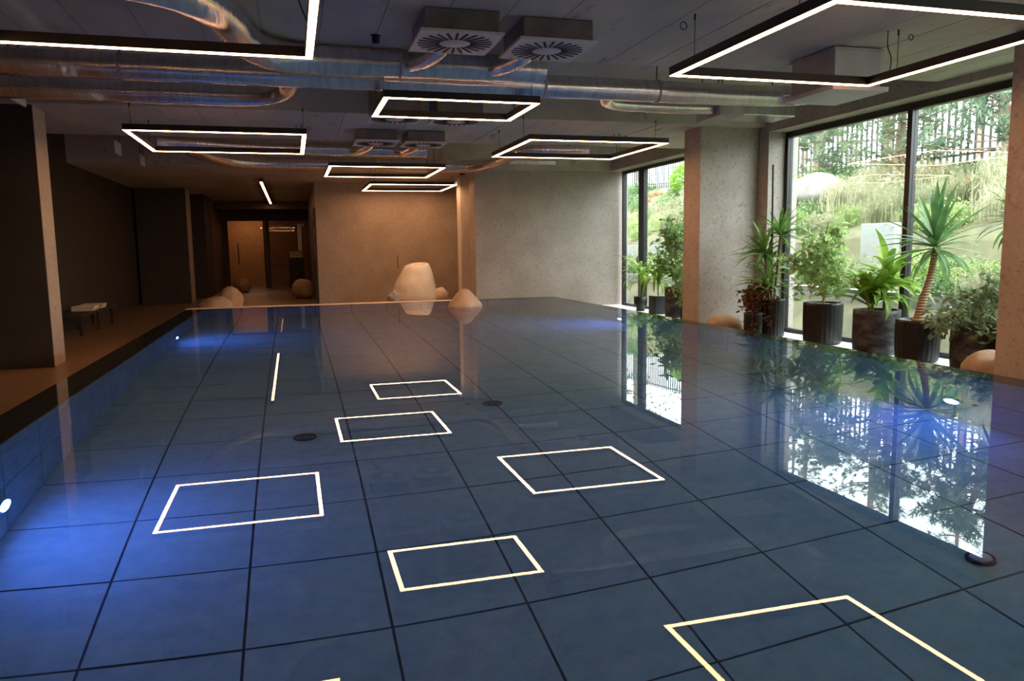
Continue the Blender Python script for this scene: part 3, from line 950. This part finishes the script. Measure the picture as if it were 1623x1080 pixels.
# dried plant beside it
x, y = 6.30, 9.50
t = thing('dried_plant', (x, y, ZF), 'withered brown plant beside the bushy cane palm', 'potted plant')
pot(t, x, y, ZF, 0.02, 0.13, 'plain')
rnd = random.Random(5)
st = MB(); tips = []
for k in range(14):
    a = rnd.uniform(0, 6.28); r = rnd.uniform(0.06, 0.22); h = rnd.uniform(-0.25, 0.36)
    pts = curve_pts([(x, y, 0.0), (x + r * 0.5 * math.cos(a), y + r * 0.5 * math.sin(a), 0.2 + max(0, h) * 0.5), (x + r * math.cos(a), y + r * math.sin(a), h)], 4)
    st.tube(pts, 0.005, 5); tips += [pts[3], pts[5], pts[-1]]
st.build('stem', 'dry_brown', t, kind='stuff')
lc = MB(); leaf_cloud(lc, tips, 16, 0.085, 0.05, rnd); lc.build('foliage', 'dry_leaf', t, kind='stuff')


def ficus(name, x, y, pr, ptop, kind, label, height, spread, n_tips, leaves, size, mat, seed, droop=0.0, trunk=True):
    rnd = random.Random(seed)
    t = thing(name, (x, y, SILL), label, 'potted plant')
    pot(t, x, y, SILL, ptop, pr, kind)
    base = Vector((x, y, ptop - 0.03)); tips = []
    if trunk:
        tr = curve_pts([base, base + Vector((0.02, 0.01, height * 0.35)), base + Vector((-0.02, 0.02, height * 0.7)), base + Vector((0.03, -0.02, height))], 5)
        MB().tube(tr, [0.017 - 0.012 * i / (len(tr) - 1) for i in range(len(tr))], 8).build('trunk', 'stem_brown', t)
    for k in range(n_tips):
        a = rnd.uniform(0, 6.28); f = rnd.uniform(0.15, 1.0); h = height * f
        r = spread * (0.45 + 0.65 * math.sin(math.pi * min(1, 0.15 + f * 0.8))) * rnd.uniform(0.5, 1.1)
        b0 = base + Vector((0, 0, h * 0.55))
        e = base + Vector((r * math.cos(a), r * math.sin(a), h * 0.95 - droop * r))
        pts = curve_pts([b0, (b0 + e) / 2 + Vector((0, 0, 0.06)), e], 3)
        MB().tube(pts, 0.005, 5).build('twig', 'stem_brown', t)
        tips += [pts[len(pts) // 2], e, e]
    lc = MB(); leaf_cloud(lc, tips, leaves, size, 0.055, rnd)
    lc.build('foliage', mat, t, kind='stuff')
    return t


ficus('potted_ficus', 6.86, 8.72, 0.255, 0.20, 'ribbed', 'slender light green ficus in the second ribbed pot from the column', 1.10, 0.40, 34, 11, 0.13, 'ficus_leaf', 11)
# broad-leaved corn plant
x, y = 6.85, 7.72
t = thing('potted_corn_plant', (x, y, SILL), 'bright broad-leaved plant in the marbled black pot', 'potted plant')
pot(t, x, y, SILL, 0.18, 0.27, 'marbled')
rnd = random.Random(13)
for (dx, dy, h, n) in ((-0.09, 0.05, 0.30, 28), (0.10, -0.03, 0.46, 30), (0.0, 0.10, 0.22, 24)):
    p1 = Vector((x + dx, y + dy, 0.15 + h))
    MB().tube([(x + dx * 0.8, y + dy * 0.8, 0.13), p1], 0.02, 8).build('cane', 'stem_green', t)
    for j in range(n):
        put_leaf(t, rnd.choice(CORN), p1 - Vector((0, 0, rnd.uniform(0, 0.22))), rnd.uniform(0, 6.28), rnd.uniform(0.05, 1.35), rnd.uniform(0.42, 0.66), rnd.uniform(-0.3, 0.3))
# tall yucca
x, y = 6.80, 7.02
t = thing('potted_yucca', (x, y, SILL), 'tall yucca with a bare leaning trunk and spiky crown', 'potted plant')
pot(t, x, y, SILL, 0.12, 0.235, 'ribbed')
tr = curve_pts([(x, y + 0.0, 0.08), (x + 0.03, y - 0.01, 0.30), (x + 0.11, y - 0.03, 0.60), (x + 0.14, y - 0.05, 0.92)], 6)
nn = len(tr)
MB().tube(tr, [0.062 - 0.03 * (i / (nn - 1)) ** 0.6 + (0.012 if i < 2 else 0) for i in range(nn)], 14, True, 0.05).build('trunk', 'yucca_trunk', t)
crown = Vector((x + 0.14, y - 0.05, 0.92))
rnd = random.Random(17)
for j in range(54):
    f = j / 54
    el = 1.45 - 1.95 * f + rnd.uniform(-0.15, 0.15)
    me = YUC[0] if f < 0.45 else (YUC[1] if f < 0.8 else YUC[2])
    put_leaf(t, me, crown + Vector((0, 0, 0.10 - 0.14 * f)), j * 2.399 + rnd.uniform(-0.2, 0.2), el, rnd.uniform(0.52, 0.74) * (1.0 if f < 0.8 else 0.85), rnd.uniform(-0.2, 0.2))
ficus('potted_ficus', 6.86, 6.27, 0.26, 0.12, 'marbled', 'drooping grey-green ficus in the black pot beside the nearest column', 0.62, 0.44, 34, 13, 0.10, 'shade_leaf', 19, 0.35, False)
# yucca half hidden behind the nearest column
x, y = 6.88, 5.86
t = thing('potted_yucca', (x, y, SILL), 'spiky plant half hidden behind the nearest right column', 'potted plant')
pot(t, x, y, SILL, 0.12, 0.2, 'plain')
MB().tube([(x, y, 0.08), (x + 0.02, y, 1.2)], [0.045, 0.03], 12).build('trunk', 'yucca_trunk', t)
rnd = random.Random(23)
for j in range(40):
    f = j / 40
    put_leaf(t, YUC[0] if f < 0.4 else (YUC[1] if f < 0.75 else YUC[2]), (x + 0.02, y, 1.24 - 0.1 * f), j * 2.399, 1.4 - 1.8 * f + rnd.uniform(-0.15, 0.15), rnd.uniform(0.40, 0.54))
# the group by the second window
x, y = 6.95, 14.55
t = thing('potted_dracaena', (x, y, SILL), 'small arching plant in a narrow black vase at the second window', 'potted plant')
pr = [(0.0, 0), (0.09, 0), (0.085, 0.06), (0.10, 0.10), (0.135, 0.13), (0.14, 0.30), (0.125, 0.30), (0.125, 0.26)]
MB().lathe(pr, (x, y, SILL), 28).build('pot', 'pot_black', t)
MB().lathe([(0.126, -0.02), (0.0, -0.01)], (x, y, SILL + 0.29), 20).build('soil', 'soil', t)
rnd = random.Random(29)
for (dx, h) in ((-0.03, 0.55), (0.08, 0.35)):
    p1 = Vector((x + dx, y, -0.06 + h))
    MB().tube([(x + dx * 0.5, y, -0.08), p1], 0.014, 8).build('cane', 'stem_green', t)
    for j in range(26):
        put_leaf(t, rnd.choice(GRASS), p1 - Vector((0, 0, rnd.uniform(0, 0.12))), rnd.uniform(0, 6.28), rnd.uniform(0.2, 1.3), rnd.uniform(0.45, 0.75))
x, y = 6.95, 13.75
t = thing('potted_dracaena', (x, y, SILL), 'drooping bright plant with a cane in a square pot at the second window', 'potted plant')
pot(t, x, y, SILL, 0.0, 0.14, 'square')
MB().tube([(x, y, -0.03), (x - 0.02, y, 0.9)], 0.012, 8).build('stake', 'stem_brown', t)
for j in range(48):
    put_leaf(t, rnd.choice(GRASS), (x, y, 0.38 - rnd.uniform(0, 0.2)), rnd.uniform(0, 6.28), rnd.uniform(0.2, 1.3), rnd.uniform(0.5, 0.75))
ficus('potted_bamboo', 6.92, 12.98, 0.20, 0.21, 'marbled', 'leafy bamboo in the larger marbled pot at the second window', 1.35, 0.38, 40, 7, 0.15, 'ficus_leaf', 31)
ficus('potted_bamboo', 6.95, 12.45, 0.14, -0.02, 'square', 'small leafy plant in a black pot beside the column', 0.7, 0.3, 20, 8, 0.13, 'ficus_leaf', 37)

# ------------------------------------------------------------------ the garden outside
ys0, ys1 = -6.0, 40.0


def slope_z(x, y):
    up = max(0.0, min(y, 34.0) - 15.0) * 0.045 * max(0.0, min(1.0, (x - 9.9) / 3.0))     # the bank climbs towards the far end
    if x < 8.4: return -0.55
    if x < 9.9: return 0.20 + (x - 8.4) * 0.28
    if x < 13.4: return 1.02 + (x - 9.9) * 0.46 + up
    return 2.63 + (x - 13.4) * 0.10 + up


g = MB()
xs = [7.55, 8.4, 8.401, 9.0, 9.89, 9.9, 10.6, 11.4, 12.2, 13.0, 13.4, 16, 20, 28, 40]
ysn = [ys0 + 1.0 * i for i in range(47)]
vs = []
for yy in ysn:
    for xx in xs:
        zz = slope_z(xx, yy) + (0.10 * noise.noise(Vector((xx * 0.8, yy * 0.8, 0))) if xx > 8.5 else 0)
        vs.append((xx, yy, zz))
n = len(xs)
fs = [(j * n + i, j * n + i + 1, (j + 1) * n + i + 1, (j + 1) * n + i) for j in range(len(ysn) - 1) for i in range(n - 1)]
g.add(vs, fs, True).build('garden_slope', 'garden_soil', kind='structure', label='planted garden slope outside the windows')
struct('garden_path', MB().box(7.55, 8.28, ys0, ys1, -0.6, -0.52), 'gravel_pale', 'pale gravel strip outside the windows')
MB().box(8.28, 8.42, ys0, ys1, -0.6, 0.28).build('garden_wall_low', 'garden_concrete', kind='structure', label='low pale retaining wall outside the windows', bevel=0.01)
MB().box(9.78, 9.92, 10.7, 11.5, 0.3, 1.32).build('garden_wall_block', 'garden_concrete', kind='structure', label='pale concrete wall block among the shrubs', bevel=0.01)
MB().box(9.82, 9.95, ys0, 8.6, 0.3, 0.95).build('garden_wall_right', 'garden_concrete', kind='structure', label='upper retaining wall right of the shrubs', bevel=0.01)
MB().box(9.82, 9.95, 16.0, ys1, 0.3, 1.0).build('garden_wall_far', 'garden_concrete', kind='structure', label='upper retaining wall beyond the concrete block', bevel=0.01)

boulder('garden_boulder', (11.8, 15.4, 1.88), (0.62, 0.55, 0.40), 41, 'rock_pale', 'large pale boulder on the slope outside the big window', 0.15, 0.2, group='garden boulders')
boulder('garden_boulder', (12.1, 8.2, 1.95), (0.4, 0.5, 0.26), 42, 'rock_pale', 'pale boulder on the slope near the nearest column', 0.2, 0.2, group='garden boulders')


def blade_clump(seed, n, h, spread, width, mat):
    rnd = random.Random(seed); mb = MB()
    for _ in range(n):
        a = rnd.uniform(0, 6.28); lean = abs(rnd.gauss(0, 0.5)); L = h * rnd.uniform(0.55, 1.1)
        b = Vector((rnd.gauss(0, spread), rnd.gauss(0, spread), 0))
        d = Vector((math.cos(a), math.sin(a), 0)); s = Vector((-d.y, d.x, 0)) * width
        p1 = b + d * L * 0.25 * lean + Vector((0, 0, L * 0.55)); p2 = b + d * L * 0.85 * lean + Vector((0, 0, L * (1.0 - 0.42 * lean)))
        mb.add([b - s, b + s, p1 + s * 0.8, p1 - s * 0.8, p2], [(0, 1, 2, 3), (3, 2, 4)], True)
        for q in range(3):
            u = p1.lerp(p2, rnd.uniform(0, 1)); e = Vector((rnd.gauss(0, 1), rnd.gauss(0, 1), rnd.gauss(0.3, 0.6))).normalized() * L * 0.16
            mb.add([u, u + e * 0.5 + s * 1.4, u + e, u + e * 0.5 - s * 1.4], [(0, 1, 2, 3)], True)
    me = mb.data('grass_clump'); me.materials.append(MATS[mat]); return me


def leaf_shrub(seed, rad, n, size, mat):
    rnd = random.Random(seed); mb = MB(); pts = []
    for _ in range(n):
        d = Vector((rnd.gauss(0, 1), rnd.gauss(0, 1), abs(rnd.gauss(0, 0.8)))).normalized() * rnd.uniform(0.55, 1.0)
        pts.append((d.x * rad[0], d.y * rad[1], d.z * rad[2]))
    leaf_cloud(mb, pts, 5, size, size * 0.6, rnd)
    for k in range(6):
        a = rnd.uniform(0, 6.28)
        mb.tube([(0, 0, -0.1), (rad[0] * 0.6 * math.cos(a), rad[1] * 0.6 * math.sin(a), rad[2] * 0.7)], 0.008, 5)
    me = mb.data('shrub'); me.materials.append(MATS[mat]); return me


GR = [(blade_clump(51, 260, 0.62, 0.16, 0.006, 'garden_pale'), 'feathery dry tuft on the garden slope', 'feathery_tuft', 'garden plant'),
      (blade_clump(52, 260, 0.52, 0.18, 0.006, 'garden_green'), 'feathery green tuft on the garden slope', 'feathery_tuft', 'garden plant'),
      (leaf_shrub(53, (0.46, 0.46, 0.42), 300, 0.085, 'garden_green'), 'rounded green shrub on the garden slope', 'garden_shrub', 'garden plant'),
      (leaf_shrub(54, (0.50, 0.50, 0.50), 300, 0.09, 'garden_deep'), 'darker green shrub on the garden slope', 'garden_shrub', 'garden plant'),
      (leaf_shrub(55, (0.40, 0.40, 0.34), 240, 0.07, 'garden_rust'), 'rusty autumn shrub on the garden slope', 'garden_shrub', 'garden plant'),
      (leaf_shrub(56, (0.50, 0.50, 0.36), 300, 0.07, 'garden_pale'), 'low yellowish shrub on the garden slope', 'garden_shrub', 'garden plant')]
rnd = random.Random(61)


def pane_of(x, y):
    yw = 7.3 * y / x
    return 'in the second window' if yw > 10.6 else ('in the left pane of the big window' if yw > 7.79 else 'in the right pane of the big window')


def plant(kind, x, y, s, row):
    me, lab, nm, cat = GR[kind]
    o = bpy.data.objects.new(nm, me); COL.objects.link(o)
    o.location = Vector((x, y, slope_z(x, y) - 0.03)) * S
    o.rotation_euler = (0, 0, rnd.uniform(0, 6.28))
    o.scale = (s, s, s * rnd.uniform(0.85, 1.15))
    head = lab.split(' on ')[0]
    setp(o, head + ' ' + row + ' ' + pane_of(x, y), cat, head + ' plants ' + row)


for xi, pool_, row in ((8.72, (1, 2, 0, 3), 'just above the low wall'), (9.22, (0, 2, 1, 5), 'below the upper wall'), (9.62, (3, 2, 5, 2), 'against the upper wall'), (10.5, (0, 5, 1, 0, 2), 'above the upper wall'),
                       (11.2, (0, 5, 0, 1, 3), 'in mid slope'), (11.9, (5, 0, 4, 0, 3), 'high on the slope'), (12.65, (3, 5, 4, 3, 2), 'under the fence')):
    yy = 5.0
    while yy < 24 + (xi - 8) * 1.6:
        if not (xi == 9.62 and 10.5 < yy < 11.65):
            plant(rnd.choice(pool_), xi + (rnd.uniform(-0.2, 0.2) if xi != 9.62 else (-0.32 if yy < 9 or yy > 15.6 else 0)), yy, rnd.uniform(0.75, 1.25) * (1.0 if xi > 10 else 0.72), row)
        yy += rnd.uniform(0.42, 0.78) * (1.0 if xi < 10 else 1.2)

# topiary ball
t = thing('topiary_ball', (12.9, 23.6, slope_z(12.9, 23.6)), 'round bright green clipped bush by the fence at the second window', 'shrub')
mb = MB(); rq = random.Random(71); pts = []
for _ in range(420):
    d = Vector((rq.gauss(0, 1), rq.gauss(0, 1), rq.gauss(0, 1))).normalized()
    pts.append((12.9 + d.x * 0.45, 23.6 + d.y * 0.45, 3.22 + d.z * 0.45))
leaf_cloud(mb, pts, 5, 0.11, 0.05, rq)
mb.build('foliage', 'topiary_green', t, kind='stuff')
MB().tube([(12.9, 23.6, 2.3), (12.9, 23.6, 3.1)], 0.05, 8).build('trunk', 'stem_brown', t)

# fence of upright bars
t = thing('bar_fence', (13.3, 20, 2.55), 'dark fence of upright bars at the top of the garden slope', 'fence')
barme = MB().box(-0.018, 0.018, -0.018, 0.018, 0, 1.45).data('fence_bar'); barme.materials.append(MATS['fence_dark'])
yy = 4.0
while yy < 40:
    inst('bar', barme, t, (13.3, yy, slope_z(13.3, yy) - 0.08))
    yy += 0.17
for z in (2.75, 3.85):
    MB().tube([(13.3, 4.0 + k * 3.0, slope_z(13.3, 4.0 + k * 3.0) + z - 2.58) for k in range(13)], 0.026, 6).build('rail', 'fence_dark', t)


# pines
def pine(seed, h, dens=0.7):
    rnd = random.Random(seed)
    tr = MB(); br = MB(); nd = MB()
    lean = (rnd.uniform(-0.3, 0.3), rnd.uniform(-0.3, 0.3))
    pts = [(lean[0] * (z / h) ** 2 * 1.5, lean[1] * (z / h) ** 2 * 1.5, z) for z in [h * i / 8 for i in range(9)]]
    tr.tube(pts, [0.13 * (1 - 0.85 * i / 8) + 0.01 for i in range(9)], 8, True, 0.05)
    zz = h * 0.20
    while zz < h * 0.98:
        f = zz / h
        bx, by = lean[0] * f * f * 1.5, lean[1] * f * f * 1.5
        for k in range(rnd.randint(3, 5)):
            a = rnd.uniform(0, 6.28); L = (1.75 * (1 - f) ** 0.7 + 0.25) * rnd.uniform(0.6, 1.15)
            up = rnd.uniform(-0.05, 0.45)
            p0 = Vector((bx, by, zz)); d = Vector((math.cos(a), math.sin(a), up))
            p1 = p0 + d * L * 0.5 + Vector((0, 0, -0.06)); p2 = p0 + d * L + Vector((0, 0, 0.08 * L))
            br.tube([p0, p1, p2], [0.020, 0.012, 0.005], 5, False)
            for q in range(int(dens * (5 + 7 * L))):
                u = rnd.uniform(0.3, 1.0)
                c = p0.lerp(p1, u * 2) if u < 0.5 else p1.lerp(p2, u * 2 - 1)
                c = c + Vector((rnd.gauss(0, 0.10), rnd.gauss(0, 0.10), rnd.gauss(0.03, 0.07)))
                ax = (d + Vector((rnd.gauss(0, 0.6), rnd.gauss(0, 0.6), rnd.gauss(0.4, 0.4)))).normalized()
                for w in range(20):
                    e = (ax * 0.7 + Vector((rnd.gauss(0, 0.7), rnd.gauss(0, 0.7), rnd.gauss(0, 0.7)))).normalized()
                    s = e.orthogonal().normalized() * 0.009
                    Ln = rnd.uniform(0.13, 0.22)
                    nd.add([c - s, c + s, c + e * Ln], [(0, 1, 2)])
        zz += h * rnd.uniform(0.035, 0.06)
    out = []
    for nm, mb, mt in (('trunk', tr, 'bark_pine'), ('branches', br, 'bark_pine'), ('needles', nd, 'pine_needle')):
        me = mb.data('pine_' + nm); me.materials.append(MATS[mt]); out.append((nm, me))
    return out


PINES = [pine(81, 8.5, 0.5), pine(82, 7.0, 0.5), pine(83, 9.5, 0.5), pine(84, 2.4, 0.8)]
rnd = random.Random(91)
spots = [(17.2, 12.6, 1), (17.0, 19.0, 2), (19.5, 25.5, 0), (17.5, 30.0, 2), (22.0, 20.5, 0), (18.6, 8.6, 0), (16.0, 34.0, 0), (23.0, 31.0, 0), (24.0, 14.5, 2),
         (12.7, 11.2, 3), (12.75, 16.6, 3), (12.6, 8.4, 3), (12.55, 13.7, 3), (12.8, 20.6, 3)]
for i, (px, py, k) in enumerate(spots):
    lab = ('young bushy pine before the fence ' if k == 3 else ('tall pine close behind the fence ' if px < 17 else 'tall pine farther behind the fence ')) + pane_of(px, py)
    t = thing('pine_tree', (px, py, slope_z(px, py) - 0.1), lab, 'tree', 'young pines before the fence' if k == 3 else 'pines behind the fence')
    t.rotation_euler = (0, 0, rnd.uniform(0, 6.28))
    for nm, me in PINES[k]:
        o = bpy.data.objects.new(nm, me); COL.objects.link(o); o.parent = t
        if nm != 'trunk': o['kind'] = 'stuff'
